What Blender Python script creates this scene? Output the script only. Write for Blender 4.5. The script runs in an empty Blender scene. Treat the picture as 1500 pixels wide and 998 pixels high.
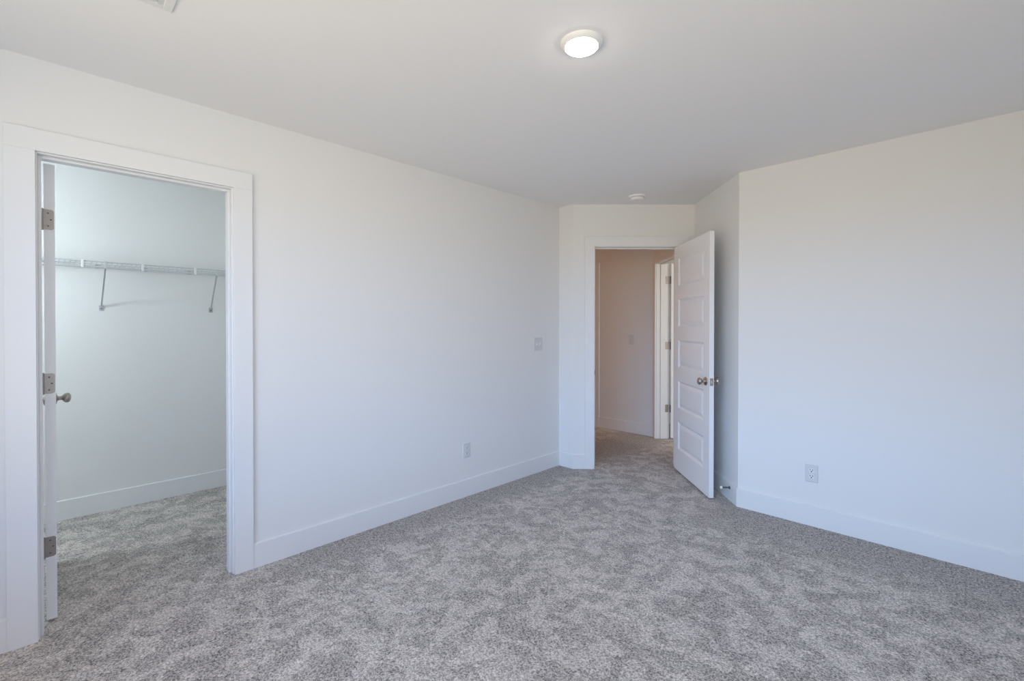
import bpy, bmesh, math, random
from mathutils import Vector, Matrix

sc = bpy.context.scene
COL = sc.collection
R = math.radians

# ------------------------------------------------------------------ camera
F_PX, PPY, YAW, PITCH, ROLL = 677.62, 481.58, 44.861, -0.421, 0.029
CAM = Vector((2.7788, 0.0, 1.3262))
cd = bpy.data.cameras.new('camera')
cd.sensor_fit = 'HORIZONTAL'
cd.sensor_width = 36.0
cd.lens = F_PX / 1500 * 36.0
cd.shift_y = -(499.0 - PPY) / 1500.0
cd.clip_start = 0.02
cam = bpy.data.objects.new('camera', cd)
COL.objects.link(cam)
cam.matrix_world = (Matrix.Translation(CAM) @ Matrix.Rotation(R(YAW), 4, 'Z')
                    @ Matrix.Rotation(R(90 + PITCH), 4, 'X') @ Matrix.Rotation(R(ROLL), 4, 'Z'))
sc.camera = cam

# ------------------------------------------------------------------ world, colour, lights
sc.view_settings.view_transform = 'Standard'
sc.view_settings.look = 'None'
sc.view_settings.exposure = -0.04
sc.view_settings.gamma = 1.0
sc.view_settings.use_curve_mapping = False
sc.cycles.use_denoising = True
sc.cycles.max_bounces = 10
sc.cycles.diffuse_bounces = 7
sc.cycles.sample_clamp_indirect = 6.0
w = bpy.data.worlds.new('sky')
sc.world = w
w.use_nodes = True
# outdoor light: sky above the horizon, sunlit ground below it, a little different on the two sides the windows face
#            (ground, low sky, high sky) seen from the window behind and from the window beside the camera
WORLD_BEHIND = [(4.15, 3.66, 2.76), (4.3, 6.4, 10.0), (1.2, 1.5, 2.4)]
WORLD_BESIDE = [(3.25, 3.3, 3.2), (1.3, 1.75, 2.8), (1.6, 1.0, 0.8)]


def build_world():
    nt = w.node_tree
    N, L = nt.nodes, nt.links
    tc = N.new('ShaderNodeTexCoord')
    sep = N.new('ShaderNodeSeparateXYZ')
    L.new(tc.outputs['Generated'], sep.inputs[0])

    def ramp(cols):
        mixes = None
        for lo, hi, c in ((-0.03, 0.03, cols[1]), (0.35, 0.55, cols[2])):
            mr = N.new('ShaderNodeMapRange')
            mr.interpolation_type = 'SMOOTHSTEP'
            mr.inputs['From Min'].default_value = lo
            mr.inputs['From Max'].default_value = hi
            L.new(sep.outputs['Z'], mr.inputs['Value'])
            mx = N.new('ShaderNodeMix')
            mx.data_type = 'RGBA'
            L.new(mr.outputs['Result'], mx.inputs[0])
            if mixes is None:
                mx.inputs[6].default_value = (*cols[0], 1)
            else:
                L.new(mixes, mx.inputs[6])
            mx.inputs[7].default_value = (*c, 1)
            mixes = mx.outputs[2]
        return mixes

    add = N.new('ShaderNodeMath')
    add.operation = 'ADD'
    L.new(sep.outputs['X'], add.inputs[0])
    L.new(sep.outputs['Y'], add.inputs[1])
    az = N.new('ShaderNodeMapRange')
    az.interpolation_type = 'SMOOTHSTEP'
    az.inputs['From Min'].default_value = -0.25
    az.inputs['From Max'].default_value = 0.25
    L.new(add.outputs[0], az.inputs['Value'])
    mx = N.new('ShaderNodeMix')
    mx.data_type = 'RGBA'
    L.new(az.outputs['Result'], mx.inputs[0])
    L.new(ramp(WORLD_BEHIND), mx.inputs[6])
    L.new(ramp(WORLD_BESIDE), mx.inputs[7])
    L.new(mx.outputs[2], N['Background'].inputs[0])
    N['Background'].inputs[1].default_value = 1.0


build_world()


def area(name, loc, target, sx, sy, rgb, energy, spread=180, shape='RECTANGLE'):
    l = bpy.data.lights.new(name, 'AREA')
    l.shape = shape
    l.size = sx
    l.size_y = sy
    l.color = rgb
    l.energy = energy
    l.spread = R(spread)
    o = bpy.data.objects.new(name, l)
    COL.objects.link(o)
    o.location = loc
    d = Vector(target) - Vector(loc)
    o.rotation_euler = d.to_track_quat('-Z', 'Y').to_euler()
    return o


# light portals in the two window openings behind and beside the camera
WIN_B = (0.60, 2.90, 0.45, 2.15)            # x0, x1, z0, z1 in the wall behind
WIN_S = (-0.60, 0.90, 0.45, 2.15)            # y0, y1, z0, z1 in the wall beside
for nm, lo, tg, wd, ht in (
        ('portal_behind', ((WIN_B[0] + WIN_B[1]) / 2, -0.76, (WIN_B[2] + WIN_B[3]) / 2), (0, 1), WIN_B[1] - WIN_B[0], WIN_B[3] - WIN_B[2]),
        ('portal_beside', (3.51, (WIN_S[0] + WIN_S[1]) / 2, (WIN_S[2] + WIN_S[3]) / 2), (-1, 0), WIN_S[1] - WIN_S[0], WIN_S[3] - WIN_S[2])):
    p_ = area(nm, lo, (lo[0] + tg[0], lo[1] + tg[1], lo[2]), wd, ht, (1, 1, 1), 1.0)
    p_.data.cycles.is_portal = True
CLOSET_RGB = (0.79, 0.93, 1.0)
HALL_RGB = (1.0, 0.38, 0.06)
LENS_RGB = (1.0, 0.93, 0.84)
# the bare bulb of the closet, and warm lamplight reaching the hall from its far end; both out of sight
pl = bpy.data.lights.new('closet_lamp', 'POINT')
pl.color = CLOSET_RGB
pl.energy, pl.shadow_soft_size = 23, 0.07
po = bpy.data.objects.new('closet_lamp', pl)
po.location = (-1.0, -0.60, 1.72)
COL.objects.link(po)
HALL_W = 5.8
area('hall_lamp', (-2.1, 4.45, 1.30), (0.0, 4.55, 0.95), 0.6, 1.6, HALL_RGB, HALL_W)
# unseen fill light added in the room beyond, to brighten its doorway jamb
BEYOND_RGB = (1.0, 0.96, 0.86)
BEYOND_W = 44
area('beyond_fill', (3.58, 4.55, 1.5), (0.3, 5.0, 1.2), 1.2, 1.3, BEYOND_RGB, BEYOND_W)


# ------------------------------------------------------------------ materials
def mat(name, rgb, rough=0.6, metal=0.0, spec=0.4, bump=None):
    m = bpy.data.materials.new(name)
    m.use_nodes = True
    nt = m.node_tree
    b = nt.nodes['Principled BSDF']
    b.inputs['Base Color'].default_value = (*rgb, 1)
    b.inputs['Roughness'].default_value = rough
    b.inputs['Metallic'].default_value = metal
    b.inputs['Specular IOR Level'].default_value = spec
    if bump:
        scale, strength, dist = bump
        tc = nt.nodes.new('ShaderNodeTexCoord')
        nz = nt.nodes.new('ShaderNodeTexNoise')
        nz.inputs['Scale'].default_value = scale
        nz.inputs['Detail'].default_value = 4
        bp = nt.nodes.new('ShaderNodeBump')
        bp.inputs['Strength'].default_value = strength
        bp.inputs['Distance'].default_value = dist
        nt.links.new(tc.outputs['Object'], nz.inputs['Vector'])
        nt.links.new(nz.outputs['Fac'], bp.inputs['Height'])
        nt.links.new(bp.outputs['Normal'], b.inputs['Normal'])
    return m


WALL = mat('wall_paint', (0.78, 0.775, 0.765), 0.75, spec=0.25, bump=(140, 0.12, 0.002))
CEIL = mat('ceiling_paint', (0.84, 0.835, 0.83), 0.9, spec=0.1, bump=(120, 0.10, 0.002))
TRIM = mat('trim_paint', (0.78, 0.78, 0.78), 0.38, spec=0.45)
DOORP = mat('door_paint', (0.83, 0.83, 0.83), 0.40, spec=0.45)
PLAST = mat('white_plastic', (0.66, 0.66, 0.665), 0.4)
PLAST2 = mat('insert_plastic', (0.76, 0.76, 0.765), 0.35)
LAMPW = mat('lamp_ring_white', (0.85, 0.84, 0.83), 0.5)
SLOT = mat('dark_slot', (0.03, 0.03, 0.035), 0.7)
NICKEL = mat('satin_nickel', (0.46, 0.42, 0.37), 0.30, metal=1.0)
HINGE = mat('hinge_nickel', (0.36, 0.32, 0.29), 0.45, metal=0.85)
SCREW = mat('screw_steel', (0.16, 0.14, 0.13), 0.45, metal=0.9)
WIRE = mat('white_vinyl_wire', (0.60, 0.62, 0.63), 0.35)
STEEL = mat('bracket_grey', (0.46, 0.48, 0.50), 0.4, metal=0.3)
SPRING = mat('stop_spring_steel', (0.16, 0.15, 0.15), 0.4, metal=0.8)
RUBBER = mat('white_rubber', (0.85, 0.84, 0.80), 0.6)
VENTB = mat('vent_throat', (0.45, 0.45, 0.44), 0.7)
VENTW = mat('vent_enamel', (0.74, 0.74, 0.73), 0.45)

LENS = bpy.data.materials.new('lit_lens')
LENS.use_nodes = True
_b = LENS.node_tree.nodes['Principled BSDF']
_b.inputs['Base Color'].default_value = (0.9, 0.88, 0.84, 1)
_b.inputs['Emission Color'].default_value = (*LENS_RGB, 1)
_b.inputs['Emission Strength'].default_value = 80.0


def carpet_material():
    m = bpy.data.materials.new('carpet_pile')
    m.use_nodes = True
    nt = m.node_tree
    N, L = nt.nodes, nt.links
    b = N['Principled BSDF']
    b.inputs['Roughness'].default_value = 0.95
    b.inputs['Specular IOR Level'].default_value = 0.05
    b.inputs['Sheen Weight'].default_value = 0.15
    tc = N.new('ShaderNodeTexCoord')

    def noise(scale, detail, rough, dist=0.0):
        n = N.new('ShaderNodeTexNoise')
        n.inputs['Scale'].default_value = scale
        n.inputs['Detail'].default_value = detail
        n.inputs['Roughness'].default_value = rough
        n.inputs['Distortion'].default_value = dist
        L.new(tc.outputs['Object'], n.inputs['Vector'])
        return n

    def rng(src, a, c, x, y):
        r = N.new('ShaderNodeMapRange')
        r.interpolation_type = 'SMOOTHSTEP'
        r.inputs['From Min'].default_value = a
        r.inputs['From Max'].default_value = c
        r.inputs['To Min'].default_value = x
        r.inputs['To Max'].default_value = y
        L.new(src, r.inputs['Value'])
        return r.outputs['Result']

    def math2(op, a, c):
        n = N.new('ShaderNodeMath')
        n.operation = op
        for i, v in enumerate((a, c)):
            if isinstance(v, (int, float)):
                n.inputs[i].default_value = v
            else:
                L.new(v, n.inputs[i])
        return n.outputs[0]

    fine = noise(125, 3, 0.62, 0.8)            # single tufts
    yarn = noise(48, 2, 0.6, 0.8)              # clumps of yarn
    mid = noise(8.5, 5, 0.68, 0.5)             # brushed patches
    big = noise(2.3, 3, 0.55, 0.5)             # footmarks and vacuum strokes
    g = math2('ADD', math2('MULTIPLY', rng(fine.outputs['Fac'], 0.38, 0.62, 0, 1), 0.76),
              math2('MULTIPLY', rng(yarn.outputs['Fac'], 0.34, 0.66, 0, 1), 0.24))
    p = math2('ADD', math2('MULTIPLY', rng(mid.outputs['Fac'], 0.44, 0.565, 0, 1), 0.78),
              math2('MULTIPLY', rng(big.outputs['Fac'], 0.40, 0.60, 0, 1), 0.22))
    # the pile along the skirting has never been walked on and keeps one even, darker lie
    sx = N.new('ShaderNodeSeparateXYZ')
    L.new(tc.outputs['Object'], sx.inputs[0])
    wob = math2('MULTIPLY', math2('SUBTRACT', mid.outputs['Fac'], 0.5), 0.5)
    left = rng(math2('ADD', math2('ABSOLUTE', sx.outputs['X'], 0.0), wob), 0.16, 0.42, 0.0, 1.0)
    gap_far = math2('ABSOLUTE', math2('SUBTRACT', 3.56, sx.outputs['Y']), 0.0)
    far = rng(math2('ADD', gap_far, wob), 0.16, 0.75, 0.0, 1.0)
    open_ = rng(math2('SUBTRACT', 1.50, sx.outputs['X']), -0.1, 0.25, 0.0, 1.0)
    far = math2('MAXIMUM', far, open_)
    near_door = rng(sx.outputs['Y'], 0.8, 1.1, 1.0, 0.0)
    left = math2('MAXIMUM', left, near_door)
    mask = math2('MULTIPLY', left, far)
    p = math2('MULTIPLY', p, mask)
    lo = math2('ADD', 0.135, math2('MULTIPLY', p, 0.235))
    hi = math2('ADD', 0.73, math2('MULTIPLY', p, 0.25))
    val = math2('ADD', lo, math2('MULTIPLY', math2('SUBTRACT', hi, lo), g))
    tint = N.new('ShaderNodeVectorMath')
    tint.operation = 'SCALE'
    tint.inputs[0].default_value = (1.0, 0.915, 0.850)
    L.new(val, tint.inputs['Scale'])
    L.new(tint.outputs[0], b.inputs['Base Color'])
    bp = N.new('ShaderNodeBump')
    bp.inputs['Strength'].default_value = 0.7
    bp.inputs['Distance'].default_value = 0.006
    L.new(g, bp.inputs['Height'])
    L.new(bp.outputs['Normal'], b.inputs['Normal'])
    return m


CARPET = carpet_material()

# ------------------------------------------------------------------ mesh helpers


def obj(name, bm, m, parent=None, smooth=False, loc=None, bevel=0.0, M=None):
    if M is not None:
        bm.transform(M)
    bmesh.ops.recalc_face_normals(bm, faces=bm.faces)
    me = bpy.data.meshes.new(name)
    bm.to_mesh(me)
    bm.free()
    mats = m if isinstance(m, (list, tuple)) else [m]
    for k in mats:
        me.materials.append(k)
    if smooth:
        for p in me.polygons:
            p.use_smooth = True
        me.set_sharp_from_angle(angle=R(40))
    o = bpy.data.objects.new(name, me)
    COL.objects.link(o)
    if loc is not None:
        o.location = loc
    if parent is not None:
        o.parent = parent
    if bevel:
        b = o.modifiers.new('bevel', 'BEVEL')
        b.width = bevel
        b.segments = 2
        b.limit_method = 'ANGLE'
    return o


def struct(name, bm, m, parent=None, **kw):
    o = obj(name, bm, m, parent, **kw)
    if parent is None:
        o['kind'] = 'structure'
    return o


def tag(o, label, cat, group=None):
    o['label'] = label
    o['category'] = cat
    if group:
        o['group'] = group
    return o


def empty(name, loc, rot=None):
    o = bpy.data.objects.new(name, None)
    o.empty_display_size = 0.05
    COL.objects.link(o)
    o.location = loc
    if rot is not None:
        o.rotation_euler = rot
    return o


def nb():
    return bmesh.new()


def box(bm, x0, x1, y0, y1, z0, z1, M=None, mi=0):
    vs = [bm.verts.new((x, y, z)) for z in (z0, z1) for y in (y0, y1) for x in (x0, x1)]
    fs = [bm.faces.new([vs[i] for i in q]) for q in
          ((0, 2, 3, 1), (4, 5, 7, 6), (0, 1, 5, 4), (2, 6, 7, 3), (0, 4, 6, 2), (1, 3, 7, 5))]
    for f in fs:
        f.material_index = mi
    if M is not None:
        for v in vs:
            v.co = M @ v.co
    return vs


def prism(bm, pts, z0, z1):
    lo = [bm.verts.new((x, y, z0)) for x, y in pts]
    hi = [bm.verts.new((x, y, z1)) for x, y in pts]
    n = len(pts)
    bm.faces.new(lo[::-1])
    bm.faces.new(hi)
    for i in range(n):
        bm.faces.new((lo[i], lo[(i + 1) % n], hi[(i + 1) % n], hi[i]))


def lathe(bm, prof, seg=40, M=None, mi=0):
    """prof: (radius, height) along local +Z"""
    rings = []
    for r, h in prof:
        if r < 1e-6:
            rings.append([bm.verts.new((0, 0, h))])
        else:
            rings.append([bm.verts.new((r * math.cos(2 * math.pi * i / seg), r * math.sin(2 * math.pi * i / seg), h))
                          for i in range(seg)])
    for a, c in zip(rings, rings[1:]):
        for i in range(seg):
            j = (i + 1) % seg
            q = [a[i % len(a)], a[j % len(a)], c[j % len(c)], c[i % len(c)]]
            u = []
            for v in q:
                if v not in u:
                    u.append(v)
            if len(u) > 2:
                f = bm.faces.new(u)
                f.material_index = mi
    if len(rings[0]) > 1:
        bm.faces.new(rings[0][::-1]).material_index = mi
    if len(rings[-1]) > 1:
        bm.faces.new(rings[-1]).material_index = mi
    if M is not None:
        for ring in rings:
            for v in ring:
                v.co = M @ v.co


def rod(bm, a, c, r, seg=8, mi=0):
    a, c = Vector(a), Vector(c)
    d = c - a
    q = d.to_track_quat('Z', 'Y').to_matrix().to_4x4()
    lathe(bm, [(r, 0), (r, d.length)], seg, Matrix.Translation(a) @ q, mi)


def along(o, d):
    """frame: x along d, y to the left of it, z up"""
    d = Vector((d[0], d[1], 0)).normalized()
    n = Vector((-d.y, d.x, 0))
    M = Matrix(((d.x, n.x, 0, o[0]), (d.y, n.y, 0, o[1]), (0, 0, 1, o[2] if len(o) > 2 else 0), (0, 0, 0, 1)))
    return M


def axis_to(o, d):
    """local +Z along d"""
    return Matrix.Translation(Vector(o)) @ Vector(d).to_track_quat('Z', 'Y').to_matrix().to_4x4()


# ------------------------------------------------------------------ plan of the place
H = 2.44
WT = 0.115                                  # wall thickness
XL, YB, XR = 0.0, -0.75, 3.50               # left wall plane, wall behind, wall beside the camera
YW = 3.567                                  # right wall of the photo
E = Vector((0.170, 3.427))
G = Vector((0.955, 4.220))
K = Vector((1.567, YW))
HC = Vector((0.100, 5.085))                 # far corner of the hall
DD = (G - E).normalized()                   # along the entry wall
DN = Vector((DD.y, -DD.x))                  # out of it, into the bedroom
HD = (G - HC).normalized()                  # along the hall's right wall, towards the bedroom
DOOR_L, DOOR_R, DOOR_H = 0.196, 0.968, 2.048
CL0, CL1, CL_H = -0.026, 0.690, 2.046       # closet opening
BBH, BBT = 0.133, 0.014
CASW, CAST = 0.090, 0.018

# ------------------------------------------------------------------ floor and ceiling
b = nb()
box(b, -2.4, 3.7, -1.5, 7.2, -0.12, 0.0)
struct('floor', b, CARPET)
b = nb()
box(b, -2.4, 3.7, -1.5, 7.2, H, H + 0.12)
struct('ceiling', b, CEIL)

# ------------------------------------------------------------------ walls
b = nb()                                    # left wall with the closet doorway
box(b, -WT, 0, YB - WT, CL0 - 0.018, 0, H)
box(b, -WT, 0, CL1 + 0.018, E.y + WT, 0, H)
box(b, -WT, 0, CL0 - 0.018, CL1 + 0.018, CL_H + 0.018, H)
struct('wall_left', b, WALL)

b = nb()                                    # short wall and the angled entry wall with the doorway
ME = along((E.x, E.y, 0), DD)               # local y points away from the bedroom
ENTRY = (G - E).length
prism(b, [(0.0, E.y), (E.x, E.y), (E.x - 0.03, E.y + WT), (0.0, E.y + WT)], 0, H)
box(b, 0, DOOR_L - 0.018, 0, WT, 0, H, ME)
box(b, DOOR_R + 0.018, ENTRY, 0, WT, 0, H, ME)
box(b, DOOR_L - 0.018, DOOR_R + 0.018, 0, WT, DOOR_H + 0.018, H, ME)
struct('wall_entry', b, WALL)

b = nb()                                    # alcove wall beside the open door
MA = along((G.x, G.y, 0), K - G)            # local y away from the bedroom (left of G->K)
ALC = (K - G).length
box(b, 0.0, ALC, 0, WT, 0, H, MA)
struct('wall_alcove', b, WALL)

b = nb()
prism(b, [(K.x, K.y), (XR + WT, K.y), (XR + WT, K.y + WT), (K.x + 0.05, K.y + WT)], 0, H)
struct('wall_right', b, WALL)

b = nb()                                    # wall behind the camera, with a window opening
x0, x1, z0, z1 = WIN_B
box(b, 0, x0, YB - WT, YB, 0, H)
box(b, x1, XR + WT, YB - WT, YB, 0, H)
box(b, x0, x1, YB - WT, YB, 0, z0)
box(b, x0, x1, YB - WT, YB, z1, H)
struct('wall_behind', b, WALL)
b = nb()                                    # wall beside the camera, with a window opening
y0, y1, z0, z1 = WIN_S
box(b, XR, XR + WT, YB, y0, 0, H)
box(b, XR, XR + WT, y1, YW, 0, H)
box(b, XR, XR + WT, y0, y1, 0, z0)
box(b, XR, XR + WT, y0, y1, z1, H)
struct('wall_beside', b, WALL)


def window(name, M, w_, z0, z1):
    b = nb()
    t = 0.05
    for (x0, x1, a, c) in ((0, t, z0, z1), (w_ - t, w_, z0, z1), (t, w_ - t, z0, z0 + t), (t, w_ - t, z1 - t, z1),
                           (t, w_ - t, (z0 + z1) / 2 - 0.02, (z0 + z1) / 2 + 0.02)):
        box(b, x0, x1, 0.07, 0.11, a, c, M)
    return struct(name, b, TRIM)


window('window_1', along((WIN_B[0], YB, 0), (1, 0)) @ Matrix.Scale(-1, 4, (0, 1, 0)), WIN_B[1] - WIN_B[0], WIN_B[2], WIN_B[3])
window('window_2', along((XR, WIN_S[1], 0), (0, -1)), WIN_S[1] - WIN_S[0], WIN_S[2], WIN_S[3])

# closet shell
CB = -1.605
b = nb()
box(b, CB - WT, CB, -1.4, 1.30, 0, H)
struct('wall_closet_back', b, WALL)
b = nb()
box(b, CB, -WT, 1.15, 1.15 + WT, 0, H)
struct('wall_closet_right', b, WALL)
b = nb()
box(b, CB, -WT, -1.4, -1.4 + WT, 0, H)
box(b, -WT, 0, -1.4, YB - WT, 0, H)
struct('wall_closet_left', b, WALL)

# hall shell
HY = 5.085
b = nb()
box(b, -2.3, HC.x + 0.03, HY, HY + WT, 0, H)
struct('wall_hall_far', b, WALL)
b = nb()
box(b, -2.3, -2.3 + WT, E.y + WT, HY, 0, H)
struct('wall_hall_left', b, WALL)
b = nb()
box(b, -2.3 + WT, 0.0, E.y + WT + 0.0, E.y + 2 * WT, 0, H)
struct('wall_hall_near', b, WALL)
MH = along((HC.x, HC.y, 0), HD)             # x towards the bedroom, y (left) away from the hall
HLEN = (G - HC).length
HT = 0.135
HO0, HO1, HOH = 0.092, 0.855, 2.045         # doorway in the hall's right wall
b = nb()
box(b, 0.0, HO0 - 0.018, 0, HT, 0, H, MH)
box(b, HO1 + 0.018, HLEN, 0, HT, 0, H, MH)
box(b, HO0 - 0.018, HO1 + 0.018, 0, HT, HOH + 0.018, H, MH)
struct('wall_hall_right', b, WALL)
b = nb()                                    # outer walls of the room beyond the hall
box(b, -0.2, 3.7, 7.0, 7.1, 0, H)
box(b, 3.615, 3.7, YW + WT, 7.0, 0, H)
box(b, -0.2, -0.1, HY + WT, 7.0, 0, H)
struct('wall_beyond', b, WALL)


# ------------------------------------------------------------------ baseboards
def bb(bm, p, q, e0=0.0, e1=0.0):
    """baseboard with its face on the right-hand side of p->q; e0/e1 mitre the front edge"""
    p, q = Vector(p), Vector(q)
    M = along((p.x, p.y, 0), q - p)
    n = (q - p).length
    prof = [(0, 0), (-BBT, 0), (-BBT, BBH - 0.003), (-BBT + 0.003, BBH), (0, BBH)]
    A, C = [], []
    for y, z in prof:
        k = -y / BBT
        A.append(bm.verts.new(M @ Vector((e0 * k, y, z))))
        C.append(bm.verts.new(M @ Vector((n - e1 * k, y, z))))
    m = len(prof)
    bm.faces.new(A)
    bm.faces.new(C[::-1])
    for i in range(m):
        j = (i + 1) % m
        bm.faces.new((A[i], C[i], C[j], A[j]))


T = BBT
b = nb()
bb(b, (0, YB), (0, CL0 - 0.006 - CASW))
bb(b, (0, CL1 + 0.006 + CASW), (0, E.y), 0, T)
struct('baseboard_left', b, TRIM)
b = nb()
bb(b, (0, E.y), E, T, -0.006)
bb(b, E, E + DD * (DOOR_L - 0.006 - CASW + 0.002), -0.006, 0)
struct('baseboard_entry', b, TRIM)
b = nb()
bb(b, G + (K - G).normalized() * 0.02, K, 0, -0.006)
struct('baseboard_alcove', b, TRIM)
b = nb()
bb(b, K, (XR, K.y), -0.006, T)
struct('baseboard_right', b, TRIM)
b = nb()
bb(b, (XR, YW), (XR, YB), T, T)
bb(b, (XR, YB), (0, YB), T, T)
struct('baseboard_behind', b, TRIM)
b = nb()
bb(b, (CB, -1.28), (CB, 1.15), 0, T)
bb(b, (CB, 1.15), (-WT, 1.15), T, 0)
struct('baseboard_closet', b, TRIM)
b = nb()
bb(b, (-0.668, HY), (HC.x, HY), 0, 0)
bb(b, HC + HD * (HO1 + 0.1), G, 0, 0)
struct('baseboard_hall', b, TRIM)


# ------------------------------------------------------------------ door frames (casing on the room side, jamb and stop)
def door_frame(name, M, x0, x1, h, depth, stop0, stop1, cas_in, both=True, left=True, right=True):
    """local x along the wall, y=0 room face, y=depth other face; cas_in = reveal"""
    b = nb()
    rv = cas_in
    sides = [(-CAST, 0.0)]
    if both:
        sides.append((depth, depth + CAST))
    for ya, yc in sides:
        if left:
            box(b, x0 - rv - CASW, x0 - rv, ya, yc, 0, h + rv, M)
        if right:
            box(b, x1 + rv, x1 + rv + CASW, ya, yc, 0, h + rv, M)
        box(b, x0 - rv - (CASW if left else 0), x1 + rv + (CASW if right else 0), ya, yc, h + rv, h + rv + CASW, M)
    J = 0.018
    box(b, x0 - J, x0, -0.001, depth + 0.001, 0, h + J, M)
    box(b, x1, x1 + J, -0.001, depth + 0.001, 0, h + J, M)
    box(b, x0, x1, -0.001, depth + 0.001, h, h + J, M)
    S = 0.011
    box(b, x0, x0 + S, stop0, stop1, 0, h, M)
    box(b, x1 - S, x1, stop0, stop1, 0, h, M)
    box(b, x0 + S, x1 - S, stop0, stop1, h - S, h, M)
    return struct(name, b, TRIM, bevel=0.0015)


MC = along((0, 0, 0), (0, 1))               # closet: x = world Y, y = -world X
tr1 = door_frame('trim_1', MC, CL0, CL1, CL_H, WT, 0.028, 0.074, 0.006)
tr2 = door_frame('trim_2', ME, DOOR_L, DOOR_R, DOOR_H, WT, 0.040, 0.080, 0.005)
tr3 = door_frame('trim_3', MH, HO0, HO1, HOH, HT, 0.045, 0.088, 0.005)
b = nb()                                    # a casing at the near end of the far hall wall
box(b, -0.758, -0.668, HY - CAST, HY, 0, 2.137)
box(b, -1.60, -0.758, HY - CAST, HY, 2.047, 2.137)
box(b, -1.60, -1.512, HY - CAST, HY, 0, 2.047)
struct('trim_4', b, TRIM, bevel=0.0015)

b = nb()                                    # strike plate on the entry jamb
box(b, DOOR_L, DOOR_L + 0.0015, -0.004, 0.03, 0.863, 0.921, ME)
box(b, DOOR_L - 0.001, DOOR_L + 0.0015, -0.024, -0.004, 0.873, 0.911, ME)
obj('strike_plate', b, NICKEL, tr2)

# ------------------------------------------------------------------ door leaves
DT = 0.035


def leaf_mesh(w_, h, stile=0.105, top=0.112, rail=0.121, pan=0.246):
    """x from the hinge edge, y from 0 (hinge face) to -DT, z up; five raised panels on both faces"""
    b = nb()
    bottom = h - top - 5 * pan - 4 * rail
    zs = [0, bottom]
    for i in range(5):
        zs.append(zs[-1] + pan)
        zs.append(zs[-1] + (rail if i < 4 else top))
    zs[-1] = h
    xs = [0, stile, w_ - stile, w_]
    rings = [(0.0, 0.0), (0.003, 0.003), (0.017, 0.0108), (0.021, 0.0108), (0.047, 0.0035), (0.050, 0.003)]
    for y, s in ((0.0, -1), (-DT, 1)):
        g = [[b.verts.new((x, y, z)) for x in xs] for z in zs]
        for i in range(len(zs) - 1):
            for j in range(3):
                if j == 1 and i % 2 == 1:
                    x0, x1, z0, z1 = xs[1], xs[2], zs[i], zs[i + 1]
                    prev = [g[i][1], g[i][2], g[i + 1][2], g[i + 1][1]]
                    for k, d in rings[1:]:
                        cur = [b.verts.new(v) for v in ((x0 + k, y + s * d, z0 + k), (x1 - k, y + s * d, z0 + k),
                                                         (x1 - k, y + s * d, z1 - k), (x0 + k, y + s * d, z1 - k))]
                        for q in range(4):
                            b.faces.new((prev[q], prev[(q + 1) % 4], cur[(q + 1) % 4], cur[q]))
                        prev = cur
                    b.faces.new(prev)
                else:
                    b.faces.new((g[i][j], g[i][j + 1], g[i + 1][j + 1], g[i + 1][j]))
        if s == -1:
            g0 = g
        else:
            g1 = g
    n = len(zs)
    for i in range(n - 1):
        for j in (0, 3):
            b.faces.new((g0[i][j], g0[i + 1][j], g1[i + 1][j], g1[i][j]))
    for j in range(3):
        for i in (0, n - 1):
            b.faces.new((g0[i][j], g0[i][j + 1], g1[i][j + 1], g1[i][j]))
    return b


KNOB = [(0.0, 0.0), (0.0325, 0.0), (0.0325, 0.004), (0.029, 0.008), (0.016, 0.010), (0.0115, 0.016), (0.0105, 0.026),
        (0.013, 0.031), (0.021, 0.036), (0.0262, 0.043), (0.0275, 0.050), (0.0255, 0.057), (0.019, 0.0625), (0.010, 0.0655),
        (0.0, 0.066)]


def rosette_bm(M):
    b = nb()
    lathe(b, [p for p in KNOB[:6]] + [(0.0, 0.016)], 40, M)
    return b


def ball_bm(M):
    b = nb()
    lathe(b, [(0.0, 0.015)] + [(0.0112, 0.015)] + KNOB[6:], 40, M)
    return b


def hinge_plate(parent, z0, M, wl=0.032, hh=0.089, barrel=True, y0=0.0):
    """plate on the hinge edge (local x=0, facing -x), running in -y from the hinge face"""
    b = nb()
    r = 0.010
    t = 0.0016
    pts = [(y0, 0), (y0 - wl + r, 0)]
    for i in range(1, 6):
        a = i / 6 * math.pi / 2
        pts.append((y0 - wl + r - r * math.sin(a), r - r * math.cos(a)))
    pts.append((y0 - wl, r))
    pts.append((y0 - wl, hh - r))
    for i in range(1, 6):
        a = i / 6 * math.pi / 2
        pts.append((y0 - wl + r - r * math.cos(a), hh - r + r * math.sin(a)))
    pts += [(y0 - wl + r, hh), (y0, hh)]
    A = [b.verts.new((-t, y, z0 + z)) for y, z in pts]
    C = [b.verts.new((0, y, z0 + z)) for y, z in pts]
    b.faces.new(A)
    b.faces.new(C[::-1])
    for i in range(len(pts)):
        j = (i + 1) % len(pts)
        b.faces.new((A[i], A[j], C[j], C[i]))
    if barrel:
        for k in range(5):
            lathe(b, [(0.0054, z0 + k * hh / 5 + 0.0004), (0.0054, z0 + (k + 1) * hh / 5 - 0.0004)], 14,
                  Matrix.Translation((-0.003, 0.0055, 0)))
        lathe(b, [(0.0, z0 - 0.004), (0.0044, z0 - 0.003), (0.0044, z0 + hh + 0.003), (0.0, z0 + hh + 0.004)], 12,
              Matrix.Translation((-0.003, 0.0055, 0)))
    h = obj('hinge', b, HINGE, parent)
    b = nb()
    for y, z in ((y0 - wl * 0.42, 0.016), (y0 - wl * 0.70, hh / 2), (y0 - wl * 0.42, hh - 0.016)):
        lathe(b, [(0.0036, 0.0), (0.0030, 0.0009), (0.0, 0.0004)], 12, axis_to((-t, y, z0 + z), (-1, 0, 0)))
    obj('screws', b, SCREW, h)
    return h


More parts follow.
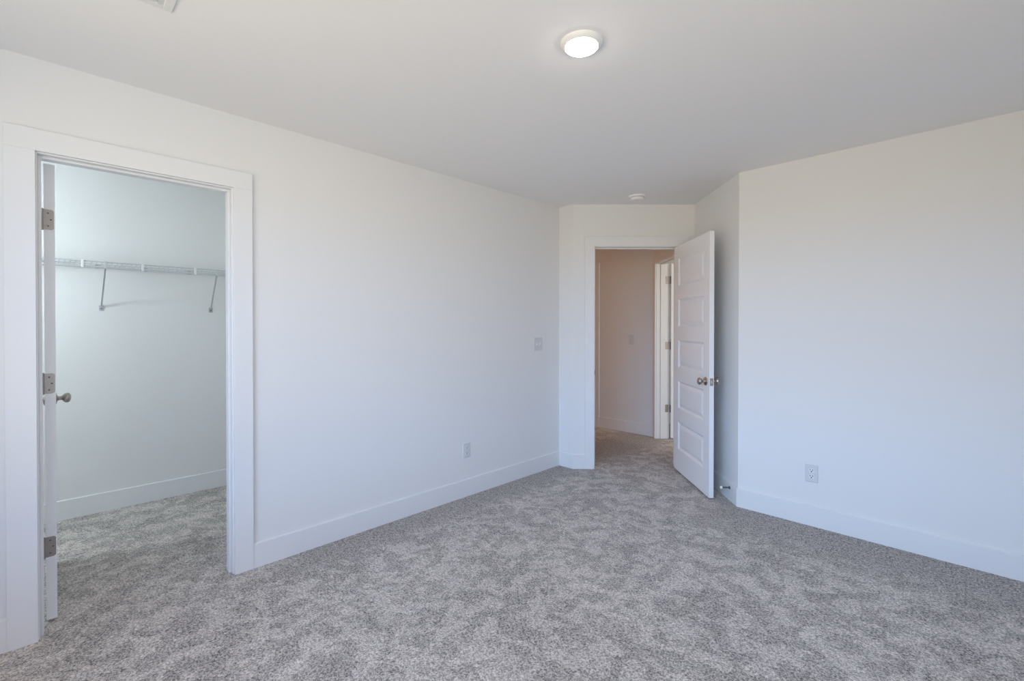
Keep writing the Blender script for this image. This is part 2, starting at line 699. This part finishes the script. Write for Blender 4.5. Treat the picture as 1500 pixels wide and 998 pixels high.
def make_leaf(name, pivot, d, w_, h, hinge_z, z=0.016, knob_z=0.90):
    """pivot: hinge-face corner of the hinge edge; d: direction of the leaf; local y left of d"""
    o = struct(name, leaf_mesh(w_, h), DOORP)
    o.matrix_world = along((pivot[0], pivot[1], z), d)
    for hz in hinge_z:
        hinge_plate(o, hz - z, None)
    for sgn, y in ((1, 0.0), (-1, -DT)):
        M = axis_to((w_ - 0.060, y, knob_z - z), (0, sgn, 0))
        k = obj('door_knob', ball_bm(M), NICKEL, o, smooth=True)
        obj('rosette', rosette_bm(M), NICKEL, k, smooth=True)
    b = nb()
    box(b, w_ - 0.0005, w_ + 0.0012, -DT / 2 - 0.0125, -DT / 2 + 0.0125, knob_z - z - 0.0285, knob_z - z + 0.0285)
    lp = obj('latch_plate', b, NICKEL, o, bevel=0.0004)
    b = nb()
    prism(b, [(w_ + 0.0012, -DT / 2 - 0.006), (w_ + 0.010, -DT / 2 + 0.004), (w_ + 0.010, -DT / 2 + 0.006),
              (w_ + 0.0012, -DT / 2 + 0.006)], knob_z - z - 0.008, knob_z - z + 0.008)
    obj('latch_bolt', b, NICKEL, lp)
    return o


# closet leaf: opened square into the closet; its hinge face is on the -Y side
d1 = make_leaf('door_1', (-0.122, -0.0085, 0), (-1, 0), 0.705, 2.022, (0.296, 1.022, 1.748), knob_z=0.925)
# for a leaf running to -X the left-hand side is -Y: the hinge face lies at y = -0.0085, the body towards +Y
# bedroom leaf: swung right back beside the alcove wall
ang = R(-45.2)
d2 = make_leaf('door_2', (0.857, 4.100, 0), (math.cos(ang), math.sin(ang)), 0.762, 2.024, (0.30, 1.02, 1.75), knob_z=0.896)
# hall leaf: swung into the room beyond
pv = MH @ Vector((HO0 + 0.004, HT + 0.024, 0))
dl = Vector((-HD.y, HD.x)) + HD * 0.03
d3 = make_leaf('door_3', (pv.x, pv.y, 0), (dl.x, dl.y), 0.755, 2.022, (0.31, 1.045, 1.81), knob_z=0.9)
# the matching hinge leaves on the hall jamb, which face the bedroom
for hz in (0.31, 1.045, 1.81):
    b = nb()
    for (y0, y1, x1) in ((HT - 0.032, HT + 0.004, 0.0016),):
        box(b, HO0, HO0 + x1, y0, y1, hz, hz + 0.089, MH)
    obj('jamb_hinge_plate', b, HINGE, tr3, bevel=0.0006)

# ------------------------------------------------------------------ ceiling lamp
t = empty('ceiling_light', (1.680, 1.492, H))
tag(t, 'lit round white disk light on the bedroom ceiling', 'ceiling light')
b = nb()
lathe(b, [(0.083, 0.0), (0.083, -0.004), (0.080, -0.009), (0.072, -0.015), (0.0655, -0.0175), (0.0640, -0.0165), (0.0640, -0.008),
          (0.0, -0.008)], 64)
obj('trim_ring', b, LAMPW, t, smooth=True)
b = nb()
lathe(b, [(0.0, -0.010), (0.0635, -0.010), (0.0635, -0.0185), (0.0605, -0.0208), (0.051, -0.0232), (0.03, -0.0250), (0.0, -0.0258)], 64)
obj('lens', b, LENS, t, smooth=True)

# ------------------------------------------------------------------ smoke detector
t = empty('smoke_detector', (0.726, 3.590, H))
tag(t, 'small round white smoke detector on the ceiling in front of the entry door', 'smoke detector')
b = nb()
lathe(b, [(0.072, 0.0), (0.072, -0.006), (0.069, -0.012), (0.058, -0.0135), (0.0, -0.0135)], 48)
obj('base_plate', b, LAMPW, t, smooth=True)
b = nb()
lathe(b, [(0.0, -0.0135), (0.046, -0.0135), (0.046, -0.018), (0.056, -0.0185), (0.0565, -0.028), (0.052, -0.036), (0.036, -0.040),
          (0.0, -0.041)], 48)
s = obj('body', b, LAMPW, t, smooth=True)
b = nb()
lathe(b, [(0.0, -0.039), (0.009, -0.0395), (0.009, -0.0425), (0.0, -0.043)], 20)
obj('test_button', b, PLAST2, s, smooth=True)

# ------------------------------------------------------------------ ceiling air vent
t = empty('ceiling_vent', (0.885, 0.165, H))
tag(t, 'white metal air vent in the ceiling above the closet doorway', 'air vent')
b = nb()
vx, vy = 0.128, 0.153
for (x0, x1, y0, y1) in ((-vx, vx, vy - 0.028, vy), (-vx, vx, -vy, -vy + 0.028), (-vx, -vx + 0.028, -vy + 0.028, vy - 0.028),
                         (vx - 0.028, vx, -vy + 0.028, vy - 0.028)):
    box(b, x0, x1, y0, y1, -0.006, 0)
obj('frame', b, VENTW, t, bevel=0.002)
b = nb()
box(b, -vx + 0.02, vx - 0.02, -vy + 0.02, vy - 0.02, -0.001, 0)
obj('backing', b, VENTB, t)
for i in range(11):
    y = -vy + 0.038 + i * 0.0235
    b = nb()
    box(b, -vx + 0.028, vx - 0.028, -0.0125, 0.0125, -0.0008, 0.0008)
    obj('louvre', b, VENTW, t, M=Matrix.Translation((0, y, -0.0045)) @ Matrix.Rotation(R(16), 4, 'X'))


# ------------------------------------------------------------------ wall plates (local x across, y out of the wall, z up)
def plate_bm(w_, h, t=0.0055):
    b = nb()
    e = 0.004
    rings = [(0, 0), (0, 0.002), (e, t)]
    prev = None
    for k, y in rings:
        cur = [b.verts.new((x, y, z)) for x, z in ((-w_ / 2 + k, -h / 2 + k), (w_ / 2 - k, -h / 2 + k), (w_ / 2 - k, h / 2 - k),
                                                   (-w_ / 2 + k, h / 2 - k))]
        if prev:
            for q in range(4):
                b.faces.new((prev[q], prev[(q + 1) % 4], cur[(q + 1) % 4], cur[q]))
        else:
            b.faces.new(cur[::-1])
        prev = cur
    b.faces.new(prev)
    return b


def rot_out(n):
    """matrix whose local y points along the wall normal n"""
    n = Vector((n[0], n[1], 0)).normalized()
    x = Vector((n.y, -n.x, 0))
    return Matrix(((x.x, n.x, 0, 0), (x.y, n.y, 0, 0), (0, 0, 1, 0), (0, 0, 0, 1)))


def outlet(loc, n, label):
    t = empty('wall_outlet', loc)
    t.matrix_world = Matrix.Translation(Vector(loc)) @ rot_out(n)
    tag(t, label, 'outlet')
    obj('cover_plate', plate_bm(0.074, 0.116), PLAST, t)
    for cz in (0.0195, -0.0195):
        b = nb()
        pts = []
        for i in range(36):
            a = 2 * math.pi * i / 36
            pts.append((0.0172 * math.cos(a), max(-0.0142, min(0.0142, 0.0175 * math.sin(a)))))
        A = [b.verts.new((x, 0.0050, cz + z)) for x, z in pts]
        C = [b.verts.new((x, 0.0075, cz + z)) for x, z in pts]
        b.faces.new(A[::-1])
        b.faces.new(C)
        for i in range(36):
            b.faces.new((A[i], A[(i + 1) % 36], C[(i + 1) % 36], C[i]))
        f = obj('receptacle', b, PLAST2, t)
        b = nb()
        box(b, -0.0088, -0.0052, 0.0070, 0.0078, cz - 0.0012, cz + 0.0092)
        box(b, 0.0052, 0.0088, 0.0070, 0.0078, cz - 0.0002, cz + 0.0088)
        lathe(b, [(0.0038, 0.0070), (0.0038, 0.0078)], 16, Matrix.Translation((0, 0, cz - 0.0075)) @ Matrix.Rotation(R(-90), 4, 'X'))
        obj('slots', b, SLOT, f)
    b = nb()
    lathe(b, [(0.0030, 0.0050), (0.0028, 0.0064), (0.0, 0.0066)], 14, Matrix.Rotation(R(-90), 4, 'X'))
    obj('screw', b, PLAST2, t)
    return t


def switch(loc, n, label, gangs):
    t = empty('light_switch', loc)
    t.matrix_world = Matrix.Translation(Vector(loc)) @ rot_out(n)
    tag(t, label, 'light switch')
    obj('cover_plate', plate_bm(0.072 + 0.046 * (gangs - 1), 0.118), PLAST, t)
    for i in range(gangs):
        cx = (i - (gangs - 1) / 2) * 0.046
        b = nb()
        box(b, cx - 0.0055, cx + 0.0055, 0.004, 0.0064, -0.0125, 0.0125)
        c = obj('toggle_collar', b, PLAST2, t, bevel=0.0006)
        b = nb()
        box(b, -0.0035, 0.0035, 0.0, 0.016, -0.0045, 0.0045)
        s_ = 1 if i % 2 == 0 else -1
        obj('toggle', b, PLAST2, c, bevel=0.001, M=Matrix.Translation((cx, 0.004, 0)) @ Matrix.Rotation(R(28 * s_), 4, 'X'))
        for z in (0.030, -0.030):
            b = nb()
            lathe(b, [(0.0028, 0.0050), (0.0026, 0.0062), (0.0, 0.0063)], 12,
                  Matrix.Translation((cx, 0, z)) @ Matrix.Rotation(R(-90), 4, 'X'))
            obj('screw', b, PLAST2, t)
    return t


outlet((0, 2.290, 0.356), (1, 0), 'white duplex outlet low on the wall between closet and entry')
outlet((2.030, YW, 0.346), (0, -1), 'white duplex outlet low on the wall right of the open door')
switch((0, 3.122, 1.156), (1, 0), 'white double switch plate on the bedroom wall near the entry corner', 2)
switch((-0.200, HY, 1.150), (0, -1), 'white single switch plate on the hallway wall seen through the doorway', 1)

# ------------------------------------------------------------------ door stop on the alcove baseboard
kd = (K - G).normalized()
nn = Vector((kd.y, -kd.x))                  # out of the alcove wall
bp = K - kd * 0.103 + nn * BBT
t = empty('door_stop', (bp.x, bp.y, 0.100))
t.matrix_world = axis_to((bp.x, bp.y, 0.100), (nn.x, nn.y, 0))
tag(t, 'small spring door stop with white tip on the baseboard behind the open door', 'door stop')
b = nb()
lathe(b, [(0.0115, 0.0), (0.0115, 0.004), (0.007, 0.009), (0.0, 0.009)], 24)
obj('base', b, SPRING, t, smooth=True)
b = nb()
prev = None
for i in range(12 * 14 + 1):
    a = 2 * math.pi * i / 12
    z = 0.008 + 0.052 * i / (12 * 14)
    c = Vector((0.0042 * math.cos(a), 0.0042 * math.sin(a), z))
    ring = []
    for k in range(5):
        q = 2 * math.pi * k / 5
        rr = 0.0042 + 0.0016 * math.cos(q)
        ring.append(b.verts.new((rr * math.cos(a), rr * math.sin(a), z + 0.0016 * math.sin(q))))
    if prev:
        for k in range(5):
            b.faces.new((prev[k], prev[(k + 1) % 5], ring[(k + 1) % 5], ring[k]))
    prev = ring
obj('spring', b, SPRING, t, smooth=True)
b = nb()
lathe(b, [(0.0, 0.057), (0.0085, 0.057), (0.0105, 0.061), (0.0105, 0.069), (0.008, 0.073), (0.0, 0.074)], 24)
obj('rubber_tip', b, RUBBER, t, smooth=True)

# ------------------------------------------------------------------ wire shelf in the closet
XF, ZS = -1.245, 1.738
Y0, Y1 = -1.27, 1.13
t = empty('wire_shelf', (CB, 0.0, ZS))
tag(t, 'long white wire shelf with hanging rail and angled brackets on the closet back wall', 'shelf')
off = Vector((CB, 0, ZS))


def shelf_part(name, b, m, parent=None, **kw):
    if parent is None:
        b.transform(Matrix.Translation(-off))
        return obj(name, b, m, t, **kw)
    b.transform(Matrix.Translation(-off))
    return obj(name, b, m, parent, **kw)


b = nb()
n = int((Y1 - Y0) / 0.0254)
for i in range(n + 1):
    y = Y0 + 0.004 + i * 0.0254
    rod(b, (CB + 0.006, y, ZS - 0.004), (XF, y, ZS - 0.004), 0.0013, 6)
for x in (CB + 0.010, CB + 0.130, CB + 0.250):
    rod(b, (x, Y0, ZS - 0.0075), (x, Y1, ZS - 0.0075), 0.0028, 8)
shelf_part('deck', b, WIRE)
b = nb()
rod(b, (XF, Y0, ZS), (XF, Y1, ZS), 0.0040, 10)
shelf_part('top_rail', b, WIRE)
b = nb()
rod(b, (XF + 0.003, Y0, ZS - 0.036), (XF + 0.003, Y1, ZS - 0.036), 0.0046, 10)
shelf_part('hanging_rail', b, WIRE)
for k in range(-4, 4):
    y = 0.161 + 0.302 * k
    if y < Y0 or y > Y1:
        continue
    b = nb()
    box(b, XF - 0.004, XF + 0.010, y - 0.0065, y + 0.0065, ZS - 0.043, ZS + 0.006)
    shelf_part('rail_clip', b, LAMPW, bevel=0.002)
for k in range(-3, 5):
    y = -0.02 + 0.27 * k
    if y < Y0 or y > Y1:
        continue
    b = nb()
    box(b, CB, CB + 0.016, y - 0.009, y + 0.009, ZS - 0.012, ZS + 0.016)
    lathe(b, [(0.005, 0.0), (0.004, 0.003), (0.0, 0.003)], 10, axis_to((CB + 0.016, y, ZS + 0.008), (1, 0, 0)))
    shelf_part('wall_clip', b, STEEL)
for y in (-0.92, -0.40, 0.272, 0.937):
    y2 = y - 0.035 if y > 0.9 else y
    zf = 1.446
    b = nb()
    top = Vector((XF - 0.004, y2, ZS - 0.030))
    low = Vector((CB + 0.010, y, zf + 0.018))
    d = (top - low).normalized()
    side = Vector((0, 1, 0))
    up = d.cross(side)
    vs = []
    for s_, hw in ((low, 0.0042), (top, 0.0042)):
        for a_, c_ in ((-1, -1), (1, -1), (1, 1), (-1, 1)):
            vs.append(b.verts.new(s_ + side * hw * a_ + up * 0.0055 * c_))
    for q in ((0, 1, 2, 3), (4, 5, 6, 7), (0, 1, 5, 4), (1, 2, 6, 5), (2, 3, 7, 6), (3, 0, 4, 7)):
        b.faces.new([vs[i] for i in q])
    br = shelf_part('bracket', b, STEEL)
    b = nb()
    box(b, CB, CB + 0.004, y - 0.013, y + 0.013, zf - 0.018, zf + 0.020)
    box(b, CB + 0.004, CB + 0.016, y - 0.0045, y + 0.0045, zf + 0.008, zf + 0.022)
    ft = shelf_part('foot_plate', b, STEEL, br, bevel=0.0008)
    b = nb()
    lathe(b, [(0.0048, 0.0), (0.004, 0.003), (0.0, 0.0035)], 12, axis_to((CB + 0.004, y, zf - 0.004), (1, 0, 0)))
    shelf_part('foot_screw', b, SCREW, br)
    b = nb()
    box(b, XF - 0.006, XF + 0.012, y2 - 0.006, y2 + 0.006, ZS - 0.042, ZS + 0.006)
    shelf_part('top_hook', b, WIRE, br, bevel=0.0012)
